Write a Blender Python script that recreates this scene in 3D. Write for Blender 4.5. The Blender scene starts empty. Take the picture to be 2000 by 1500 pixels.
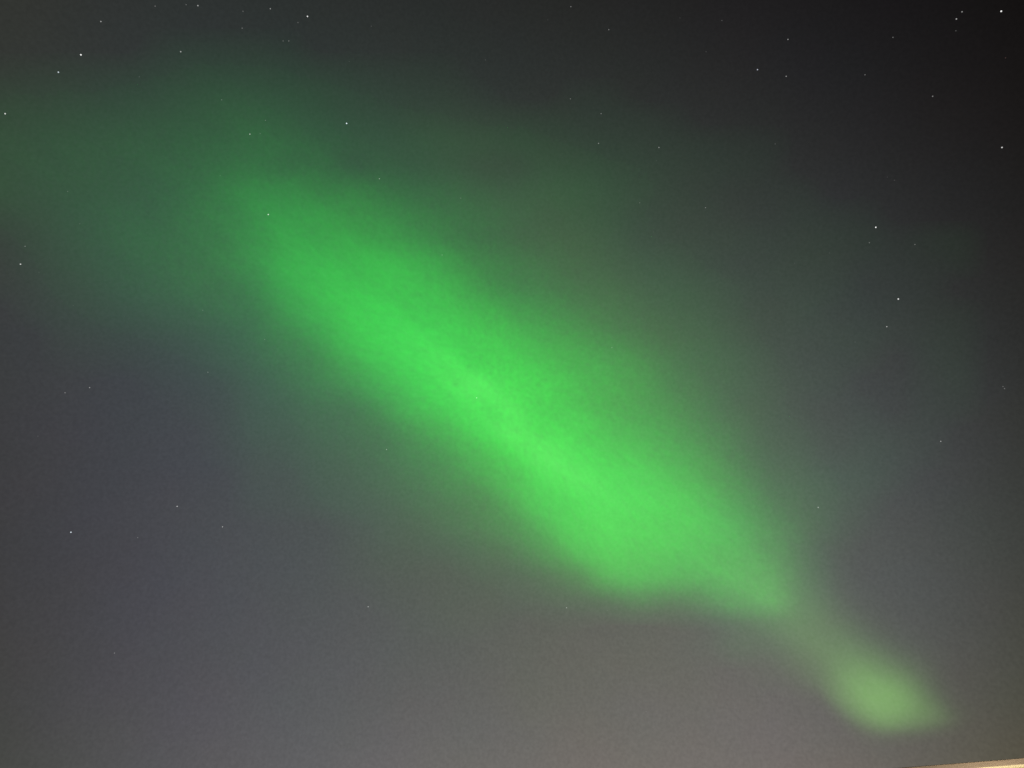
import bpy, bmesh, math, random
import numpy as np
from mathutils import Vector, Matrix

sc = bpy.context.scene
COL = sc.collection

# ------------------------------------------------------------------ camera
cam_d = bpy.data.cameras.new("camera")
cam_d.sensor_width = 36.0
cam_d.lens_unit = 'FOV'
cam_d.angle = math.radians(69.0)
cam_d.clip_start = 0.1
cam_d.clip_end = 300000.0
cam = bpy.data.objects.new("camera", cam_d)
COL.objects.link(cam)
EYE = Vector((0.0, 0.0, 1.6))
TILT = 38.0                                   # looking north, 38 degrees up
cam.location = EYE
cam.rotation_euler = (math.radians(90 + TILT), 0, 0)
sc.camera = cam

# ------------------------------------------------------------------ exposure
sc.view_settings.view_transform = 'Standard'
sc.view_settings.look = 'None'
sc.view_settings.exposure = 0.0
sc.view_settings.gamma = 1.0
sc.view_settings.use_curve_mapping = False
sc.cycles.transparent_max_bounces = 64
sc.cycles.max_bounces = 6
sc.cycles.use_denoising = False

# ------------------------------------------------------------------ night sky
# radiance of the night air by direction: town glow low in the north, dark high in the north-east
SKY_MONO = [(0, 0), (0, 1), (0, 2), (0, 3), (0, 4), (0, 5), (1, 0), (1, 1), (1, 2), (1, 3), (1, 4), (2, 0), (2, 1), (2, 2), (2, 3), (3, 0), (3, 1), (3, 2), (4, 0), (4, 1), (5, 0)]
SKY_W = [
    (-2.5668, -2.3014, -2.5406),
    (-1.9271, -1.2966, -1.1706),
    (-3.9997, -5.7887, -3.7415),
    (-9.878, -15.7482, -16.0617),
    (-4.2283, -8.7969, -13.4866),
    (-1.7482, 0.775, 2.4704),
    (0.6911, 0.3785, 0.0231),
    (-1.9962, -3.0616, -2.3484),
    (-7.6864, -8.0633, -5.0506),
    (-9.5565, -3.9793, -2.1922),
    (-2.4822, -0.277, -0.9927),
    (-1.6307, -2.3389, 0.3772),
    (-6.043, -8.2192, -9.0275),
    (-12.7163, -13.6364, -25.239),
    (-2.0045, -0.952, -2.6477),
    (-3.9495, -1.8678, -0.2839),
    (-7.1739, -7.0966, -7.2063),
    (-2.3163, -3.5283, -8.7938),
    (-4.5867, -4.6181, -11.0676),
    (3.1256, 1.7824, -0.4664),
    (-0.9921, -5.3611, -7.1917)]

world = bpy.data.worlds.new("World")
sc.world = world
world.use_nodes = True
nt = world.node_tree
nt.nodes.clear()
NL = nt.links.new

def wn(kind, **kw):
    n = nt.nodes.new(kind)
    for k, v in kw.items():
        setattr(n, k, v)
    return n

def wmath(op, a, b=None, c=None):
    n = wn('ShaderNodeMath', operation=op)
    for i, v in enumerate((a, b, c)):
        if v is None:
            continue
        if isinstance(v, (int, float)):
            n.inputs[i].default_value = v
        else:
            NL(v, n.inputs[i])
    return n.outputs[0]

def wvec(op, a, b=None, c=None):
    n = wn('ShaderNodeVectorMath', operation=op)
    for i, v in enumerate((a, b, c)):
        if v is None:
            continue
        if isinstance(v, (tuple, list)):
            n.inputs[i].default_value = v
        else:
            NL(v, n.inputs[i])
    return n.outputs[0]

tc = wn('ShaderNodeTexCoord')
sep = wn('ShaderNodeSeparateXYZ')
NL(tc.outputs['Generated'], sep.inputs[0])
east = sep.outputs[0]
high = wmath('SUBTRACT', wmath('MAXIMUM', sep.outputs[2], 0.0), 0.6)
pe = [None, east]
ph = [None, high]
for i in range(2, 6):
    pe.append(wmath('MULTIPLY', pe[-1], east))
    ph.append(wmath('MULTIPLY', ph[-1], high))
acc = None
for (i, j), w in zip(SKY_MONO, SKY_W):
    if i == 0 and j == 0:
        const = tuple(w)
        continue
    m = pe[i] if j == 0 else ph[j] if i == 0 else wmath('MULTIPLY', pe[i], ph[j])
    cmb = wn('ShaderNodeCombineXYZ')
    for k in range(3):
        NL(m, cmb.inputs[k])
    acc = wvec('MULTIPLY_ADD', cmb.outputs[0], tuple(w), acc if acc is not None else const)
acc = wvec('MINIMUM', acc, (-1.6, -1.6, -1.6))
acc = wvec('MAXIMUM', acc, (-6.0, -6.0, -6.0))
s3 = wn('ShaderNodeSeparateXYZ')
NL(acc, s3.inputs[0])
c3 = wn('ShaderNodeCombineXYZ')
for k in range(3):
    NL(wmath('EXPONENT', s3.outputs[k]), c3.inputs[k])
# camera-like noise put into the sky colour: broad faint blotches and fine grain
def sky_noise(scale, detail, amp, colour):
    n = wn('ShaderNodeTexNoise')
    n.inputs['Scale'].default_value = scale
    n.inputs['Detail'].default_value = detail
    NL(tc.outputs['Generated'], n.inputs['Vector'])
    if colour:
        v = wvec('SUBTRACT', n.outputs['Color'], (0.5, 0.5, 0.5))
        return wvec('MULTIPLY_ADD', v, (amp, amp * 0.7, amp), (1.0, 1.0, 1.0))
    v = wmath('MULTIPLY_ADD', wmath('SUBTRACT', n.outputs[0], 0.5), amp, 1.0)
    c = wn('ShaderNodeCombineXYZ')
    for k in range(3):
        NL(v, c.inputs[k])
    return c.outputs[0]
glow = wvec('MULTIPLY', c3.outputs[0], sky_noise(9.0, 3.0, 0.11, True))
glow = wvec('MULTIPLY', glow, sky_noise(260.0, 1.0, 0.27, False))
bg = wn('ShaderNodeBackground')
NL(glow, bg.inputs['Color'])
bg.inputs['Strength'].default_value = 1.0
out = wn('ShaderNodeOutputWorld')
NL(bg.outputs[0], out.inputs['Surface'])

# ------------------------------------------------------------------ helpers
def tag(o, label=None, cat=None, group=None, kind=None):
    if label: o["label"] = label
    if cat: o["category"] = cat
    if group: o["group"] = group
    if kind: o["kind"] = kind
    return o

def link_mesh(name, me, mat=None, parent=None):
    o = bpy.data.objects.new(name, me)
    COL.objects.link(o)
    if mat: me.materials.append(mat)
    if parent: o.parent = parent
    return o

def box(bm, lo, hi):
    x0, y0, z0 = lo; x1, y1, z1 = hi
    v = [bm.verts.new(p) for p in ((x0,y0,z0),(x1,y0,z0),(x1,y1,z0),(x0,y1,z0),(x0,y0,z1),(x1,y0,z1),(x1,y1,z1),(x0,y1,z1))]
    for f in ((0,3,2,1),(4,5,6,7),(0,1,5,4),(1,2,6,5),(2,3,7,6),(3,0,4,7)):
        bm.faces.new([v[i] for i in f])

def tube(bm, p0, p1, r0, r1, n=16):
    p0 = Vector(p0); p1 = Vector(p1)
    d = (p1 - p0)
    q = d.to_track_quat('Z', 'Y').to_matrix()
    ring = []
    for p, r in ((p0, r0), (p1, r1)):
        ring.append([bm.verts.new(p + q @ Vector((r*math.cos(2*math.pi*k/n), r*math.sin(2*math.pi*k/n), 0))) for k in range(n)])
    for k in range(n):
        bm.faces.new((ring[0][k], ring[0][(k+1) % n], ring[1][(k+1) % n], ring[1][k]))
    bm.faces.new(ring[0][::-1]); bm.faces.new(ring[1])

def done(name, bm, mat, parent=None, bevel=0.0):
    bmesh.ops.recalc_face_normals(bm, faces=bm.faces)
    if bevel:
        bmesh.ops.bevel(bm, geom=bm.edges[:], offset=bevel, segments=2, affect='EDGES')
    me = bpy.data.meshes.new(name)
    bm.to_mesh(me); bm.free()
    return link_mesh(name, me, mat, parent)

def surface(name, base, rough=0.7, noise=None, stretch=(1, 1, 1), bump=0.0):
    m = bpy.data.materials.new(name)
    m.use_nodes = True
    t = m.node_tree
    b = t.nodes['Principled BSDF']
    b.inputs['Base Color'].default_value = (*base, 1)
    b.inputs['Roughness'].default_value = rough
    if noise:
        scale, amt = noise
        tcn = t.nodes.new('ShaderNodeTexCoord')
        mp = t.nodes.new('ShaderNodeMapping')
        mp.inputs['Scale'].default_value = stretch
        nz = t.nodes.new('ShaderNodeTexNoise')
        nz.inputs['Scale'].default_value = scale
        nz.inputs['Detail'].default_value = 5
        rp = t.nodes.new('ShaderNodeValToRGB')
        rp.color_ramp.elements[0].position = 0.3
        rp.color_ramp.elements[1].position = 0.7
        rp.color_ramp.elements[0].color = (*[c*(1-amt) for c in base], 1)
        rp.color_ramp.elements[1].color = (*[min(1, c*(1+amt)) for c in base], 1)
        t.links.new(tcn.outputs['Object'], mp.inputs[0])
        t.links.new(mp.outputs[0], nz.inputs['Vector'])
        t.links.new(nz.outputs[0], rp.inputs[0])
        t.links.new(rp.outputs[0], b.inputs['Base Color'])
        if bump:
            bp = t.nodes.new('ShaderNodeBump')
            bp.inputs['Strength'].default_value = bump
            bp.inputs['Distance'].default_value = 0.01
            t.links.new(nz.outputs[0], bp.inputs['Height'])
            t.links.new(bp.outputs[0], b.inputs['Normal'])
    return m

# ------------------------------------------------------------------ ground
bm = bmesh.new()
N = 24
gv = [[bm.verts.new((x*3000.0, y*3000.0, 0)) for x in range(-N, N+1)] for y in range(-N, N+1)]
for j in range(2*N):
    for i in range(2*N):
        bm.faces.new((gv[j][i], gv[j][i+1], gv[j+1][i+1], gv[j+1][i]))
ground = done("ground", bm, surface("turf", (0.05, 0.06, 0.03), 0.95, (0.6, 0.4)))
ground["kind"] = "structure"

# ------------------------------------------------------------------ house: only its lit eave corner reaches into the photograph
E0 = Vector((11.021, 23.325, 0.0)); E1 = Vector((13.824, 22.069, 0.0))       # the eave's upper edge, two points of it
EZ = 6.02
along = (E1 - E0).normalized()
house = bpy.data.objects.new("house", None)
COL.objects.link(house)
house.location = (E0.x, E0.y, 0)
house.rotation_euler = (0, 0, math.atan2(along.y, along.x))
tag(house, "house with a pale wooden eave board and brightly lit yellow soffit", "house")
# local frame: x along the eave, -y towards the camera, eave face at y = 0
X0, X1, DEP = -4.0, 11.0, 9.0
FH = 0.14                                     # height of the fascia board
OV = 0.55                                     # overhang
m_fascia = surface("weathered_board", (0.43, 0.36, 0.33), 0.65, (3.0, 0.16), (0.6, 6, 14), 0.15)
m_soffit = surface("cream_soffit", (0.8, 0.78, 0.66), 0.6, (4.0, 0.04))
m_wall = surface("cream_siding", (0.62, 0.56, 0.42), 0.8, (2.0, 0.1))
m_roof = surface("roof_felt", (0.09, 0.085, 0.08), 0.9, (20, 0.3))
m_trim = surface("white_trim", (0.75, 0.74, 0.7), 0.5, (5, 0.04))
m_door = surface("green_door", (0.05, 0.11, 0.08), 0.45, (5, 0.1))
m_glass = bpy.data.materials.new("window_glass")
m_glass.use_nodes = True
gb = m_glass.node_tree.nodes['Principled BSDF']
gb.inputs['Base Color'].default_value = (0.02, 0.025, 0.03, 1)
gb.inputs['Roughness'].default_value = 0.05

bm = bmesh.new(); box(bm, (X0, 0, EZ-FH), (X1, 0.028, EZ))
done("fascia_board", bm, m_fascia, house, 0.003)
bm = bmesh.new(); box(bm, (X0, 0.030, EZ-FH+0.018), (X1, OV, EZ-FH+0.034))
done("soffit", bm, m_soffit, house)
bm = bmesh.new()
z0, z1 = 0.0, EZ-FH+0.016
box(bm, (X0+0.5, OV, z0), (X1-0.5, DEP, z1))
n = 26
for k in range(n):                            # lapped siding courses on the front
    za = 0.45 + (z1-0.47)*k/n; zb = 0.45 + (z1-0.47)*(k+1)/n - 0.004
    v = [bm.verts.new(p) for p in ((X0+0.5, OV-0.028, za), (X1-0.5, OV-0.028, za), (X1-0.5, OV-0.006, zb), (X0+0.5, OV-0.006, zb))]
    bm.faces.new(v)
    w = [bm.verts.new(p) for p in ((X0+0.5, OV-0.001, za), (X1-0.5, OV-0.001, za))]
    bm.faces.new((v[1], v[0], w[0], w[1]))
done("wall", bm, m_wall, house)
bm = bmesh.new()                              # low roof falling away to the back
pts = [(-0.012, EZ+0.002), (-0.012, EZ+0.007), (DEP+0.5, EZ-0.33), (DEP+0.5, EZ-0.36), (0.2, EZ+0.002)]
a = [bm.verts.new((X0-0.1, y, z)) for y, z in pts]
b = [bm.verts.new((X1+0.1, y, z)) for y, z in pts]
bm.faces.new(a); bm.faces.new(b[::-1])
for k in range(len(pts)):
    q = (k+1) % len(pts)
    bm.faces.new((a[k], a[q], b[q], b[k]))
done("roof", bm, m_roof, house)
def window(x, z, w, h):
    bm = bmesh.new()
    t = 0.09
    box(bm, (x-w/2, OV-0.07, z-h/2), (x-w/2+t, OV-0.031, z+h/2))
    box(bm, (x+w/2-t, OV-0.07, z-h/2), (x+w/2, OV-0.031, z+h/2))
    box(bm, (x-w/2+t, OV-0.07, z-h/2), (x+w/2-t, OV-0.031, z-h/2+t))
    box(bm, (x-w/2+t, OV-0.07, z+h/2-t), (x+w/2-t, OV-0.031, z+h/2))
    box(bm, (x-0.025, OV-0.066, z-h/2+t), (x+0.025, OV-0.034, z+h/2-t))
    f = done("window", bm, m_trim, house)
    bm = bmesh.new(); box(bm, (x-w/2+t-0.01, OV-0.045, z-h/2+t-0.01), (x+w/2-t+0.01, OV-0.04, z+h/2-t+0.01))
    done("pane", bm, m_glass, f)
for wx in (-1.2, 2.6, 6.4):
    window(wx, 4.5, 1.3, 1.35)
for wx in (-1.2, 6.4):
    window(wx, 1.75, 1.3, 1.35)
bm = bmesh.new(); box(bm, (2.1, OV-0.08, 0.12), (3.1, OV-0.031, 2.2))
dr = done("door", bm, m_door, house, 0.004)
bm = bmesh.new(); tube(bm, (2.25, OV-0.081, 1.1), (2.25, OV-0.15, 1.1), 0.012, 0.012); tube(bm, (2.25, OV-0.14, 1.1), (2.37, OV-0.14, 1.1), 0.011, 0.009)
done("handle", bm, m_trim, dr)

# the lamp in front of the house, below the frame, that lights its eave
LX, LY, LZ = 2.2, -1.5, EZ - 2.1
lamp = bpy.data.objects.new("street_lamp", None)
COL.objects.link(lamp)
lamp.location = house.location + Matrix.Rotation(house.rotation_euler.z, 3, 'Z') @ Vector((LX, LY, 0))
lamp.rotation_euler = house.rotation_euler
tag(lamp, "lit warm globe lamp on a dark post in front of the house", "street lamp")
m_iron = surface("dark_iron", (0.03, 0.03, 0.032), 0.45, (30, 0.2))
bm = bmesh.new(); tube(bm, (0, 0, 0), (0, 0, 0.35), 0.11, 0.07); tube(bm, (0, 0, 0.35), (0, 0, LZ-0.22), 0.05, 0.035); tube(bm, (0, 0, LZ-0.22), (0, 0, LZ-0.16), 0.09, 0.1)
done("post", bm, m_iron, lamp)
m_globe = bpy.data.materials.new("lit_globe")
m_globe.use_nodes = True
m_globe.node_tree.nodes.clear()
ge = m_globe.node_tree.nodes.new('ShaderNodeEmission')
ge.inputs['Color'].default_value = (1.0, 0.82, 0.52, 1)
ge.inputs['Strength'].default_value = 330.0
go = m_globe.node_tree.nodes.new('ShaderNodeOutputMaterial')
m_globe.node_tree.links.new(ge.outputs[0], go.inputs['Surface'])
bm = bmesh.new(); bmesh.ops.create_uvsphere(bm, u_segments=24, v_segments=16, radius=0.17)
bmesh.ops.translate(bm, verts=bm.verts, vec=(0, 0, LZ))
done("globe", bm, m_globe, lamp)

# ------------------------------------------------------------------ stars: azimuth (east of north), altitude, brightness, label
STARS = [
    (-48.49, 53.586, 0.55, 0, "dim white star high in the upper left corner, above the bright white one"),
    (-48.281, 51.189, 1, 0, "brilliant white star in the upper left, brightest of that corner"),
    (-48.947, 49.501, 0.8, 1, "bright bluish star just below and left of the brilliant upper left one"),
    (-40.897, 54.921, 0.6, 0, "medium white star alone in the dark green sky, right of the upper left pair"),
    (-45.198, 56.379, 0.35, 0, "faint star at the top edge, first of three in a short row"),
    (-42.676, 57.601, 0.3, 0, "faintest of the three stars in a row at the top edge, middle one"),
    (-41.576, 57.976, 0.6, 0, "brightest of the three stars in a short row at the top edge"),
    (-36.961, 59.257, 0.3, 0, "faint star at the top edge between the row of three and the bright star"),
    (-36.252, 58.309, 0.35, 0, "faint star below another faint one, left of the two close twins"),
    (-43.129, 52.114, 0.2, 0, "very faint star on greenish sky, below the medium upper left star"),
    (-35.163, 53.554, 0.3, 0, "faint star on the dark green sky above the aurora's broad upper end"),
    (-50.314, 45.56, 0.8, 0, "bright star at the far left edge, level with the aurora's upper fringe"),
    (-31.179, 52.317, 0.6, 0, "medium star on the fringe of green just above the aurora's upper end"),
    (-43.488, 43.385, 0.25, 0, "faint star in the grey-green veil at the left, above the aurora's left fringe"),
    (-32.463, 48.881, 0.2, 0, "very faint star in green glow, left of the aurora's bright upper end"),
    (-34.171, 60.302, 0.5, 0, "medium star at the top edge, just left of the bright white star"),
    (-29.556, 61.008, 0.9, 0, "bright white star near the top edge, left of the middle of the photo"),
    (-30.42, 60.381, 0.3, 0, "faint star close below and left of the bright top edge star"),
    (-31.339, 58.883, 0.3, 0, "fainter left twin of two close stars below the bright top edge star"),
    (-30.708, 59.05, 0.35, 0, "right twin of two close stars below the bright top edge star"),
    (-21.005, 62.061, 0.2, 0, "very faint star alone on dark sky, right of the bright top edge star"),
    (-22.741, 59.422, 0.15, 0, "barely visible star above the brilliant bluish star over the aurora"),
    (-3.93, 61.455, 0.2, 0, "very faint star alone on the dark sky at the upper middle"),
    (-21.19, 55.432, 1, 1, "brilliant bluish white star shining above the aurora's upper flank"),
    (-30.134, 53.615, 0.3, 0, "faint upper star of the two dim ones beside the medium star over the aurora"),
    (-30.195, 52.636, 0.25, 0, "faint star just right of the medium star on the aurora's green fringe"),
    (-16.06, 52.31, 0.5, 0, "medium star on the aurora's upper flank, below the brilliant bluish star"),
    (9.424, 64.563, 0.4, 0, "dim star at the top edge, right of the middle"),
    (5.64, 63.933, 0.15, 0, "barely visible star at the top, left of the dim top edge star"),
    (14.698, 62.666, 0.4, 0, "faint star near the top, right of the dim top edge star"),
    (24.908, 61.911, 0.15, 0, "barely visible star on blackish sky at the top, left of another dim one"),
    (30.024, 60.618, 0.25, 0, "very faint star at the top, between the middle and the blue star"),
    (26.902, 59.237, 0.2, 0, "very faint star on blackish sky, left of and above the blue star"),
    (31.96, 56.711, 0.72, 3, "bright blue star on the black sky at the upper right"),
    (8.074, 58.695, 0.35, 0, "faint upper star of the loose line above the aurora's middle"),
    (11.959, 57.377, 0.4, 0, "faint middle star of the loose line above the aurora's middle"),
    (11.153, 55.393, 0.45, 0, "dim lower star of the loose line above the aurora's middle"),
    (18.412, 54.2, 0.5, 0, "medium star on dark grey sky, right of the loose line above the aurora"),
    (17.804, 53.344, 0.15, 0, "very faint star just below the medium star on dark grey sky"),
    (36.357, 57.481, 0.5, 0, "medium star at the upper right, above the blue star"),
    (34.59, 55.439, 0.5, 0, "medium star close right of the blue star, a little lower"),
    (41.67, 52.909, 0.35, 0, "faint star on black sky, right of the blue star and its neighbour"),
    (45.554, 53.902, 0.35, 0, "faint star on black sky near the top, left of the tight corner group"),
    (51.508, 52.596, 0.5, 0, "medium upper star of the tight group in the top right corner"),
    (50.813, 52.466, 0.6, 0, "brightest star of the tight group in the top right corner"),
    (50.223, 51.915, 0.25, 0, "faint lowest star of the tight group in the top right corner"),
    (53.837, 51.152, 1, 0, "brilliant white star in the extreme top right corner"),
    (45.74, 49.407, 0.45, 0, "dim star on black sky below the tight corner group"),
    (51.955, 48.79, 0.2, 2, "faint reddish star near the right edge, below the corner star"),
    (47.985, 44.366, 0.8, 0, "bright star near the right edge in the dark upper sky"),
    (30.93, 51.681, 0.25, 0, "faint star on dark sky, far right of the aurora's upper half"),
    (39.645, 45.93, 0.2, 0, "right one of two very faint neighbours above the brilliant right-hand star"),
    (39.228, 46.33, 0.15, 0, "barely visible left one of two neighbours above the brilliant right-hand star"),
    (-43.759, 37.891, 0.75, 0, "bright star near the left edge, beside the aurora's dim left fringe"),
    (-44.112, 39.035, 0.35, 0, "faint star just above the bright one near the left edge"),
    (-41.503, 41.891, 0.2, 0, "very faint star in green glow at the left, level with the left edge star"),
    (-42.388, 37.915, 0.15, 0, "barely visible star below the bright one near the left edge"),
    (-39.158, 36.829, 0.15, 0, "barely visible star on the lower fringe of the green glow at the left"),
    (-29.724, 39.642, 0.25, 0, "faint star in green haze, below the aurora's upper left end"),
    (-27.679, 35.553, 0.35, 0, "faint star under the aurora's left end where green fades to grey"),
    (-26.789, 47.6, 0.8, 0, "bright star shining through the aurora's upper green end"),
    (-6.183, 51.846, 0.3, 0, "faint star at the aurora's upper flank where green turns brownish"),
    (-7.839, 47.558, 0.35, 0, "faint star inside the green glow of the aurora's upper flank"),
    (-23.841, 38.904, 0.3, 0, "faint star on the aurora's lower fringe, under its upper end"),
    (15.039, 50.699, 0.3, 0, "faint left star of the pair on grey sky over the aurora's middle flank"),
    (22.024, 49.187, 0.4, 0, "faint right star of the pair on grey sky over the aurora's middle flank"),
    (15.981, 48.419, 0.15, 0, "barely visible star below the faint pair over the aurora's middle flank"),
    (10.027, 40.358, 0.35, 0, "greenish faint star on the aurora's upper flank near its bright middle"),
    (36.558, 43.625, 1, 0, "brilliant white star on the dark sky right of the aurora, upper of two"),
    (35.553, 42.843, 0.35, 0, "faint star just below and left of the brilliant right-hand star"),
    (38.801, 41.484, 0.35, 0, "faint star below and right of the brilliant right-hand star"),
    (35.846, 38.548, 0.95, 0, "brilliant white star right of the aurora, lower of two"),
    (34.188, 37.067, 0.6, 0, "medium star just below the lower of the two brilliant right-hand stars"),
    (32.085, 43.237, 0.15, 0, "very faint star left of the faint one under the brilliant right-hand star"),
    (28.868, 43.415, 0.15, 0, "barely visible star between the aurora and the two brilliant right-hand stars"),
    (31.436, 36.782, 0.2, 0, "very faint star below and left of the medium star right of the aurora"),
    (-37.035, 31.333, 0.4, 0, "dim left star of the pair in the lower grey sky at the left edge"),
    (-35.635, 32.158, 0.5, 0, "medium right star of the pair in the lower grey sky at the left edge"),
    (-37.441, 28.162, 0.2, 0, "very faint star below the pair at the left edge"),
    (-33.035, 22.904, 0.85, 1, "bright bluish star alone in the grey lower left sky"),
    (-26.818, 26.014, 0.65, 0, "medium oval star in the grey lower left sky, below the aurora"),
    (-23.217, 25.23, 0.55, 0, "medium star at the lower left, right of and below the oval one"),
    (-28.771, 23.469, 0.3, 0, "faint star between the bright bluish star and the oval star at lower left"),
    (-3.395, 36.889, 0.6, 0, "medium star shining through the brightest green of the aurora"),
    (-11.307, 32.462, 0.5, 0, "medium star in the green haze under the aurora's lower flank"),
    (-7.693, 26.973, 0.2, 0, "very faint star under the aurora's lower flank, on grey-green sky"),
    (34.567, 28.682, 0.55, 0, "dim star on dark sky at the right, far right of the aurora's middle"),
    (24.787, 26.33, 0.55, 0, "dim star close right of the aurora's lower end"),
    (39.834, 30.783, 0.3, 0, "faint upper star of a tiny touching pair at the right edge"),
    (39.862, 30.63, 0.35, 0, "brighter lower star of a tiny touching pair at the right edge"),
    (-27.843, 16.158, 0.35, 0, "faint star in the lower left corner area of the grey sky"),
    (-11.237, 20.982, 0.55, 0, "medium star low in the grey sky at the lower middle, below the aurora"),
    (4.302, 21.228, 0.5, 0, "medium star just under the aurora's sharp lower border"),
    (7.469, 20.939, 0.2, 0, "very faint star close right of the one under the aurora's lower border"),
    (9.652, 14.063, 0.2, 0, "very faint star low above the bottom edge, beneath the aurora")]
STAR_R = 60000.0
def dirv(az, al):
    a = math.radians(az); e = math.radians(al)
    return Vector((math.cos(e)*math.sin(a), math.cos(e)*math.cos(a), math.sin(e)))
m_star = bpy.data.materials.new("starlight")
m_star.use_nodes = True
t = m_star.node_tree
t.nodes.clear()
oi = t.nodes.new('ShaderNodeObjectInfo')
em = t.nodes.new('ShaderNodeEmission')
om = t.nodes.new('ShaderNodeOutputMaterial')
t.links.new(oi.outputs['Color'], em.inputs['Color'])
ts = t.nodes.new('ShaderNodeBsdfTransparent')
ad = t.nodes.new('ShaderNodeAddShader')       # a gas ball: shines without hiding the glow behind it
t.links.new(em.outputs[0], ad.inputs[0]); t.links.new(ts.outputs[0], ad.inputs[1])
t.links.new(ad.outputs[0], om.inputs['Surface'])
m_star.cycles.emission_sampling = 'NONE'
bm = bmesh.new(); bmesh.ops.create_icosphere(bm, subdivisions=2, radius=1.0)
star_me = bpy.data.meshes.new("star"); bm.to_mesh(star_me); bm.free()
star_me.materials.append(m_star)
TINT = {0: (1.0, 1.0, 0.98), 1: (0.82, 0.93, 1.0), 2: (1.0, 0.55, 0.5), 3: (0.8, 0.85, 1.0)}
for az, al, b, tint, label in STARS:
    o = bpy.data.objects.new("star", star_me)
    COL.objects.link(o)
    o.location = EYE + dirv(az, al) * STAR_R
    s = (0.0005 + 0.0003*b) * STAR_R
    o.scale = (s, s, s)
    g = 0.50 * b ** 1.9
    o.color = (*[g*c for c in TINT[tint]], 1)
    tag(o, label, "star", "stars in the night sky")

# ------------------------------------------------------------------ aurora: bodies of glowing air, kilometres wide, thicker where brighter
DIST = 12000.0                                # metres from the camera to the middle of the display
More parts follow.
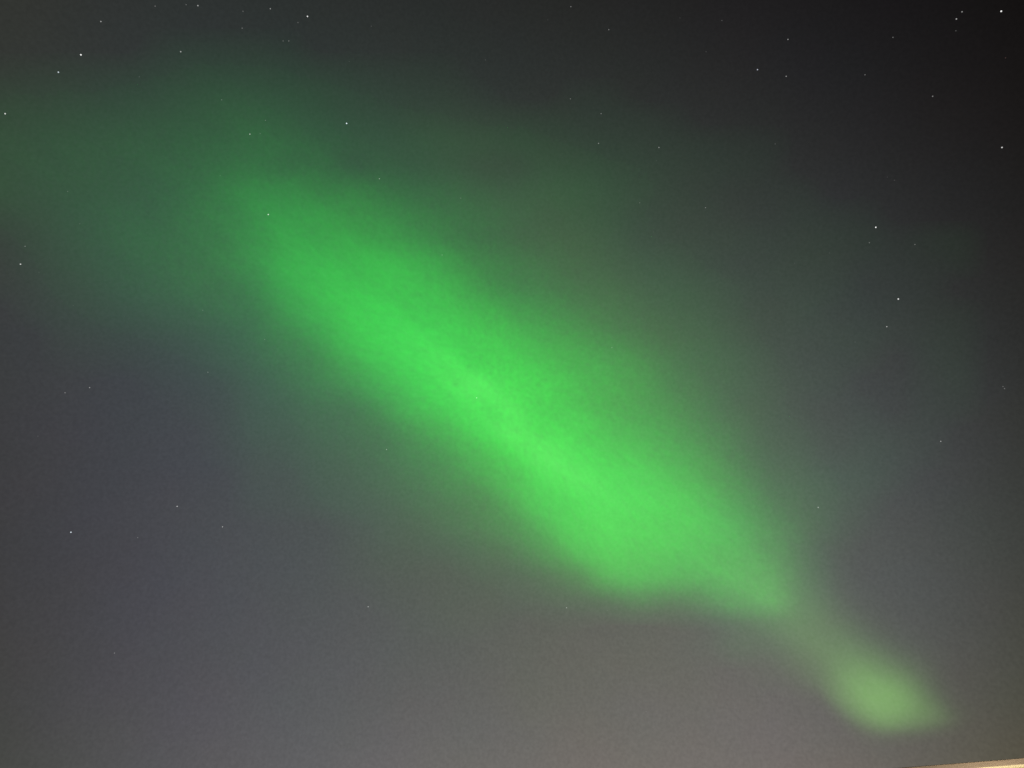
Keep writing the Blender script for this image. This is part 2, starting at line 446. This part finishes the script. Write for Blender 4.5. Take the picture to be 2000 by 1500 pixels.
# column brightness over the display, thousandths; columns STEP_U metres apart, rows STEP_V, upper west corner first
STEP_U, STEP_V = 515.5, 386.6
COLUMN = [
    [0, 0, 0, 0, 0, 0, 0, 0, 0, 0, 0, 0, 0, 0, 0, 0, 0, 0, 0, 0, 0, 0, 0, 0, 0, 0, 0, 0, 0, 0, 0, 0, 0],
    [0, 0, 0, 0, 0, 0, 0, 0, 0, 0, 0, 0, 0, 0, 0, 0, 0, 0, 0, 0, 0, 0, 0, 0, 0, 0, 0, 0, 0, 0, 0, 0, 0],
    [0, 0, 0, 0, 0, 6, 9, 10, 9, 6, 0, 0, 0, 0, 0, 0, 0, 0, 0, 0, 0, 0, 0, 0, 0, 0, 0, 0, 0, 0, 0, 0, 0],
    [6, 7, 8, 9, 11, 16, 20, 22, 22, 18, 13, 9, 7, 6, 4, 0, 0, 0, 0, 0, 0, 0, 0, 0, 0, 0, 0, 0, 0, 0, 0, 0, 0],
    [17, 18, 19, 20, 23, 28, 34, 38, 38, 34, 27, 20, 15, 12, 10, 5, 0, 0, 4, 4, 0, 0, 0, 0, 0, 0, 0, 0, 0, 0, 0, 0, 0],
    [27, 28, 31, 33, 36, 41, 47, 54, 57, 50, 40, 31, 25, 22, 20, 16, 13, 11, 9, 8, 7, 4, 0, 0, 0, 0, 0, 0, 0, 0, 0, 0, 0],
    [35, 37, 41, 45, 49, 53, 60, 72, 81, 72, 59, 48, 40, 36, 33, 30, 27, 22, 17, 13, 11, 9, 7, 5, 4, 0, 0, 0, 0, 0, 0, 0, 0],
    [36, 39, 44, 48, 53, 61, 73, 91, 110, 90, 87, 58, 56, 46, 38, 27, 24, 31, 28, 22, 16, 12, 9, 7, 5, 0, 0, 0, 0, 0, 0, 0, 0],
    [33, 37, 42, 47, 55, 66, 86, 125, 162, 175, 144, 135, 104, 81, 69, 51, 42, 43, 40, 30, 21, 13, 9, 6, 5, 5, 0, 0, 0, 0, 0, 0, 0],
    [22, 30, 40, 50, 61, 73, 99, 131, 190, 228, 234, 203, 172, 131, 99, 76, 60, 47, 40, 32, 19, 14, 10, 7, 6, 8, 6, 4, 0, 0, 0, 0, 0],
    [12, 22, 36, 49, 64, 77, 102, 129, 203, 277, 280, 278, 249, 192, 135, 91, 68, 57, 48, 36, 21, 16, 13, 11, 9, 9, 9, 7, 4, 6, 6, 0, 0],
    [7, 16, 29, 42, 58, 75, 94, 131, 200, 328, 374, 395, 391, 326, 232, 155, 108, 84, 63, 48, 32, 26, 17, 11, 10, 11, 9, 6, 5, 5, 5, 0, 0],
    [5, 11, 22, 32, 46, 65, 85, 99, 156, 289, 404, 454, 464, 414, 333, 222, 153, 117, 86, 69, 50, 37, 27, 18, 12, 12, 10, 4, 4, 4, 0, 0, 0],
    [0, 7, 15, 22, 31, 44, 60, 82, 119, 224, 346, 483, 524, 487, 422, 339, 258, 191, 139, 100, 71, 51, 35, 21, 13, 14, 8, 6, 5, 5, 4, 0, 0],
    [0, 0, 8, 12, 16, 23, 34, 53, 90, 153, 248, 418, 532, 576, 532, 442, 377, 292, 218, 150, 103, 68, 49, 28, 15, 12, 10, 8, 5, 6, 6, 0, 0],
    [0, 0, 3, 5, 7, 11, 19, 35, 63, 104, 172, 307, 446, 572, 622, 539, 475, 397, 308, 239, 166, 99, 65, 41, 22, 11, 8, 6, 0, 6, 7, 0, 0],
    [0, 0, 0, 0, 0, 4, 8, 18, 41, 72, 125, 198, 333, 474, 609, 687, 596, 499, 397, 303, 226, 129, 78, 46, 25, 13, 8, 0, 0, 5, 7, 0, 0],
    [0, 0, 0, 0, 0, 0, 4, 11, 30, 48, 79, 105, 202, 374, 501, 629, 663, 536, 424, 335, 257, 183, 105, 53, 30, 12, 5, 4, 0, 5, 5, 0, 0],
    [0, 0, 0, 0, 0, 0, 0, 8, 24, 32, 54, 75, 113, 207, 337, 527, 667, 624, 540, 417, 329, 239, 150, 83, 36, 20, 8, 8, 6, 5, 0, 0, 0],
    [0, 0, 0, 0, 0, 0, 0, 4, 15, 22, 37, 55, 83, 140, 204, 344, 526, 670, 609, 505, 419, 320, 215, 114, 53, 30, 13, 13, 8, 4, 0, 0, 0],
    [0, 0, 0, 0, 0, 0, 0, 0, 10, 12, 26, 38, 62, 96, 157, 224, 374, 578, 650, 593, 519, 426, 301, 172, 80, 47, 26, 17, 7, 0, 0, 0, 0],
    [0, 0, 0, 0, 0, 0, 0, 0, 6, 7, 15, 26, 38, 63, 99, 148, 260, 450, 578, 613, 571, 494, 385, 245, 117, 61, 31, 12, 0, 0, 0, 0, 0],
    [0, 0, 0, 0, 0, 0, 0, 0, 0, 0, 0, 10, 23, 36, 63, 100, 170, 319, 497, 572, 551, 499, 414, 304, 167, 80, 30, 6, 0, 0, 0, 0, 0],
    [0, 0, 0, 0, 0, 0, 0, 0, 0, 0, 0, 6, 14, 18, 28, 53, 87, 185, 349, 476, 475, 442, 387, 313, 199, 76, 18, 0, 0, 0, 0, 0, 0],
    [0, 0, 0, 0, 0, 0, 0, 0, 0, 0, 0, 5, 7, 8, 12, 22, 34, 67, 143, 301, 350, 316, 320, 314, 231, 79, 12, 0, 0, 0, 0, 0, 0],
    [0, 0, 0, 0, 0, 0, 0, 0, 0, 0, 0, 0, 4, 5, 7, 8, 15, 24, 40, 76, 126, 103, 138, 218, 215, 64, 8, 0, 0, 0, 0, 0, 0],
    [0, 0, 0, 0, 0, 0, 0, 0, 0, 0, 0, 0, 0, 4, 6, 4, 0, 3, 5, 4, 7, 10, 20, 44, 50, 24, 0, 0, 0, 0, 0, 0, 0],
    [0, 0, 0, 0, 0, 0, 0, 0, 0, 0, 0, 0, 0, 0, 0, 0, 0, 0, 0, 0, 0, 0, 5, 23, 12, 5, 0, 0, 0, 0, 0, 0, 0],
    [0, 0, 0, 0, 0, 0, 0, 0, 0, 0, 0, 0, 0, 0, 0, 0, 0, 0, 0, 0, 0, 0, 0, 0, 0, 0, 0, 0, 0, 0, 0, 0, 0],
    [0, 0, 0, 0, 0, 0, 0, 0, 0, 0, 0, 0, 0, 0, 0, 0, 0, 0, 0, 0, 0, 0, 0, 0, 0, 0, 0, 0, 0, 0, 0, 0, 0],
    [0, 0, 0, 0, 0, 0, 0, 0, 0, 0, 0, 0, 0, 0, 0, 0, 0, 0, 0, 0, 0, 0, 0, 0, 0, 0, 0, 0, 0, 0, 0, 0, 0],
    [0, 0, 0, 0, 0, 0, 0, 0, 0, 0, 0, 0, 0, 0, 0, 0, 0, 0, 0, 0, 0, 0, 0, 0, 0, 0, 0, 0, 0, 0, 0, 0, 0],
    [0, 0, 0, 0, 0, 0, 0, 0, 0, 0, 0, 0, 0, 0, 0, 0, 0, 0, 0, 0, 0, 0, 0, 0, 0, 0, 0, 0, 0, 0, 0, 0, 0]]
EM = np.array(COLUMN, float) / 1000.0
def pad_axis(a):
    return np.vstack([a[:1]*k for k in (0.05, 0.3, 0.6, 0.85)] + [a] + [a[-1:]*k for k in (0.85, 0.6, 0.3, 0.05)])
EM = pad_axis(pad_axis(EM).T).T
CELL = 25.0                                 # metres between mesh points
nrow, ncol = EM.shape
width, height = (ncol-1)*STEP_U, (nrow-1)*STEP_V
nu, nv = int(width/CELL)+1, int(height/CELL)+1
def weights(n_out, n_in):
    """Catmull-Rom interpolation matrix."""
    W = np.zeros((n_out, n_in))
    x = np.linspace(0, n_in-1, n_out)
    i = np.clip(np.floor(x).astype(int), 0, n_in-2); f = x - i
    c = np.stack([-.5*f+f**2-.5*f**3, 1-2.5*f**2+1.5*f**3, .5*f+2*f**2-1.5*f**3, -.5*f**2+.5*f**3], 1)
    for k in range(4):
        np.add.at(W, (np.arange(n_out), np.clip(i+k-1, 0, n_in-1)), c[:, k])
    return W
E2 = np.clip(weights(nv, nrow) @ EM @ weights(nu, ncol).T, 0, None)
u = np.linspace(-width/2, width/2, nu)[None, :] + 0*E2
v = np.linspace(height/2, -height/2, nv)[:, None] + 0*E2
rng = np.random.default_rng(7)
def field(su, sv, ang=0.0):
    """smooth random relief, unit variance: correlation lengths su, sv metres along axes turned by ang degrees"""
    w = np.fft.fft2(rng.standard_normal((nv, nu)))
    ku = 2*np.pi*np.fft.fftfreq(nu, CELL)[None, :]; kv = -2*np.pi*np.fft.fftfreq(nv, CELL)[:, None]
    a = math.radians(ang)
    ka = ku*math.cos(a) + kv*math.sin(a); kb = -ku*math.sin(a) + kv*math.cos(a)
    r = np.fft.ifft2(w*np.exp(-0.5*((ka*su)**2 + (kb*sv)**2))).real
    return r / r.std()
streak = field(900, 110, -38)
fine = field(240, 60, -38)
grain = field(18, 18)
# the tail: a hazy stem from the band's lower end, a brighter knot with a crisp lower edge and a fading wing (kilometres)
uk, vk = u/1000.0, v/1000.0
def streak_along(p, q, sig, amp0, amp1, soft_end):
    d = np.array([q[0]-p[0], q[1]-p[1]]); ln = np.hypot(*d); d = d/ln
    s = ((uk-p[0])*d[0] + (vk-p[1])*d[1])/ln
    t = -(uk-p[0])*d[1] + (vk-p[1])*d[0]
    w = 1/(1+np.exp(-(s-0.0)*ln/soft_end)) * 1/(1+np.exp((s-1.0)*ln/soft_end))
    return (amp0 + (amp1-amp0)*np.clip(s, 0, 1)) * w * np.exp(-0.5*(t/(sig[0] + (sig[1]-sig[0])*np.clip(s, 0, 1)))**2)
def km(x, y): return ((x-1000)*0.0082475, (750-y)*0.0082475)
tail_glow = streak_along(km(1515, 1168), km(1690, 1335), (0.48, 0.38), 0.115, 0.10, 0.30)
tail_glow = tail_glow + streak_along(km(1648, 1306), km(1742, 1394), (0.38, 0.46), 0.155, 0.22, 0.18)
tail_glow = tail_glow + streak_along(km(1740, 1372), km(1850, 1416), (0.36, 0.20), 0.155, 0.10, 0.18)
cx, cy = km(1712, 1374)
tail_glow = tail_glow + 0.045*np.exp(-0.5*(((uk-cx)/0.36)**2 + ((vk-cy)/0.30)**2))
ex = (uk - km(1745, 0)[0])/0.866                          # the knot's lower edge, bowed downwards
lo = vk - km(0, 1432)[1] - np.where(ex < 0, 0.33, 0.13)*np.minimum(ex**2, 2.0)
tail_glow = tail_glow / (1 + np.exp(-lo/0.085))
mult = 1 + 0.022*streak + 0.016*fine
smooth = E2*mult
E2 = smooth*(1 + 0.04*grain)
tail_glow = tail_glow*(1 + 0.03*fine + 0.02*grain)
FLOOR = 0.035
soft = 0.01
band = soft * np.logaddexp(0, (E2 - FLOOR)/soft) - soft * math.log1p(math.exp(-FLOOR/soft))
band = np.minimum(np.clip(band, 0, None), E2)
veil = E2 - band
crest = 0.03*np.logaddexp(0, (smooth - 0.60)/0.03)
crest = np.where(smooth > 0.45, np.minimum(crest, smooth), 0)
lower = 1/(1 + np.exp(-((u - v)/1000.0 - 6.7)/0.5))       # the band's lower end pales towards the tail
def glow_material(name, colour, gain, clear):
    m = bpy.data.materials.new(name)
    m.use_nodes = True
    t = m.node_tree
    t.nodes.clear()
    e = t.nodes.new('ShaderNodeEmission')
    e.inputs['Color'].default_value = (*colour, 1)
    e.inputs['Strength'].default_value = gain             # radiance gathered per metre of glowing air
    o = t.nodes.new('ShaderNodeOutputMaterial')
    t.links.new(e.outputs[0], o.inputs['Volume'])
    if not clear:                             # a boundary that one sees straight through
        tr = t.nodes.new('ShaderNodeBsdfTransparent')
        tr2 = t.nodes.new('ShaderNodeBsdfTransparent')
        mx = t.nodes.new('ShaderNodeMixShader')
        t.links.new(tr.outputs[0], mx.inputs[1]); t.links.new(tr2.outputs[0], mx.inputs[2])
        t.links.new(mx.outputs[0], o.inputs['Surface'])
    m.cycles.emission_sampling = 'NONE'
    return m
def glow_body(name, bright, colour, gain, dist, cut, step=1, thin=1.5, clear=False):
    """one body of glowing air whose middle lies dist metres from the camera"""
    f = dist/DIST
    b = bright[::step, ::step]; uu = u[::step, ::step]*f; vv = v[::step, ::step]*f
    slant = dist / np.sqrt(dist**2 + uu**2 + vv**2)
    thick = np.where(b > cut, (b - cut)/gain + thin, 0) * slant
    on = thick > 0
    cell = on[:-1, :-1] & on[1:, :-1] & on[:-1, 1:] & on[1:, 1:]
    need = np.zeros_like(on)
    need[:-1, :-1] |= cell; need[1:, :-1] |= cell; need[:-1, 1:] |= cell; need[1:, 1:] |= cell
    k = int(need.sum())
    fi = np.full(b.shape, -1); fi[need] = np.arange(k); bi = np.where(need, fi + k, -1)
    off = DIST - dist
    co = np.vstack([np.stack([uu[need], vv[need], off + thick[need]/2], 1), np.stack([uu[need], vv[need], off - thick[need]/2], 1)])
    jj, ii = np.nonzero(cell)
    def at(ix, dj, di): return ix[jj+dj, ii+di]
    parts = [np.stack([at(fi, 0, 0), at(fi, 1, 0), at(fi, 1, 1), at(fi, 0, 1)], 1), np.stack([at(bi, 0, 0), at(bi, 0, 1), at(bi, 1, 1), at(bi, 1, 0)], 1)]
    cp = np.pad(cell, 1)
    for (dj, di), (p, q) in (((-1, 0), ((0, 1), (0, 0))), ((1, 0), ((1, 0), (1, 1))), ((0, -1), ((0, 0), (1, 0))), ((0, 1), ((1, 1), (0, 1)))):
        rim = ~cp[jj+1+dj, ii+1+di]           # the body's rim: a low wall between its near and far face
        parts.append(np.stack([at(fi, *q), at(fi, *p), at(bi, *p), at(bi, *q)], 1)[rim])
    faces = np.vstack(parts).astype(np.int32)
    me = bpy.data.meshes.new(name)
    me.vertices.add(len(co)); me.vertices.foreach_set('co', co.astype(np.float32).ravel())
    me.loops.add(faces.size); me.loops.foreach_set('vertex_index', faces.ravel())
    me.polygons.add(len(faces))
    me.polygons.foreach_set('loop_start', np.arange(0, faces.size, 4, dtype=np.int32))
    me.update(calc_edges=True); me.validate()
    return link_mesh(name, me, glow_material(name + '_glow', colour, gain, clear), aurora)
aurora = bpy.data.objects.new("aurora", None)
COL.objects.link(aurora)
aurora.location = EYE + dirv(0, TILT) * DIST
aurora.rotation_euler = (math.radians(90 + TILT), 0, 0)
tag(aurora, "vivid green aurora slanting down across the night sky to a pale knot", "aurora")
glow_body("band", (band - crest)*(1 - 0.8*lower), (0.0, 1.0, 0.028), 0.0015, DIST, 0.0012)
glow_body("crest", crest, (0.25, 1.0, 0.20), 0.0004, DIST + 700, 0.0015, thin=3)
tail = glow_body("tail", tail_glow, (0.36, 1.0, 0.16), 0.0006, DIST - 900, 0.0012, thin=2)
tail["label"] = "pale yellowish green tail with a brighter knot at its lower end"
glow_body("lower_end", (band - crest)*0.8*lower, (0.12, 1.0, 0.08), 0.0012, DIST - 1800, 0.0012)
glow_body("veil", veil, (0.02, 1.0, 0.15), 0.00004, DIST + 1600, 0.0004, 2, 14, True)
# a dull reddish fringe along the band's upper flank
fb = (u + v)*math.sqrt(0.5)
fa = (u - v)*math.sqrt(0.5)
fringe = 0.008*np.exp(-0.5*((fb - 2000)/560)**2)*np.exp(-0.5*((fa + 700)/2300)**2)
glow_body("fringe", fringe, (1.0, 0.42, 0.30), 0.00003, DIST + 2700, 0.0002, 3, 8, True)
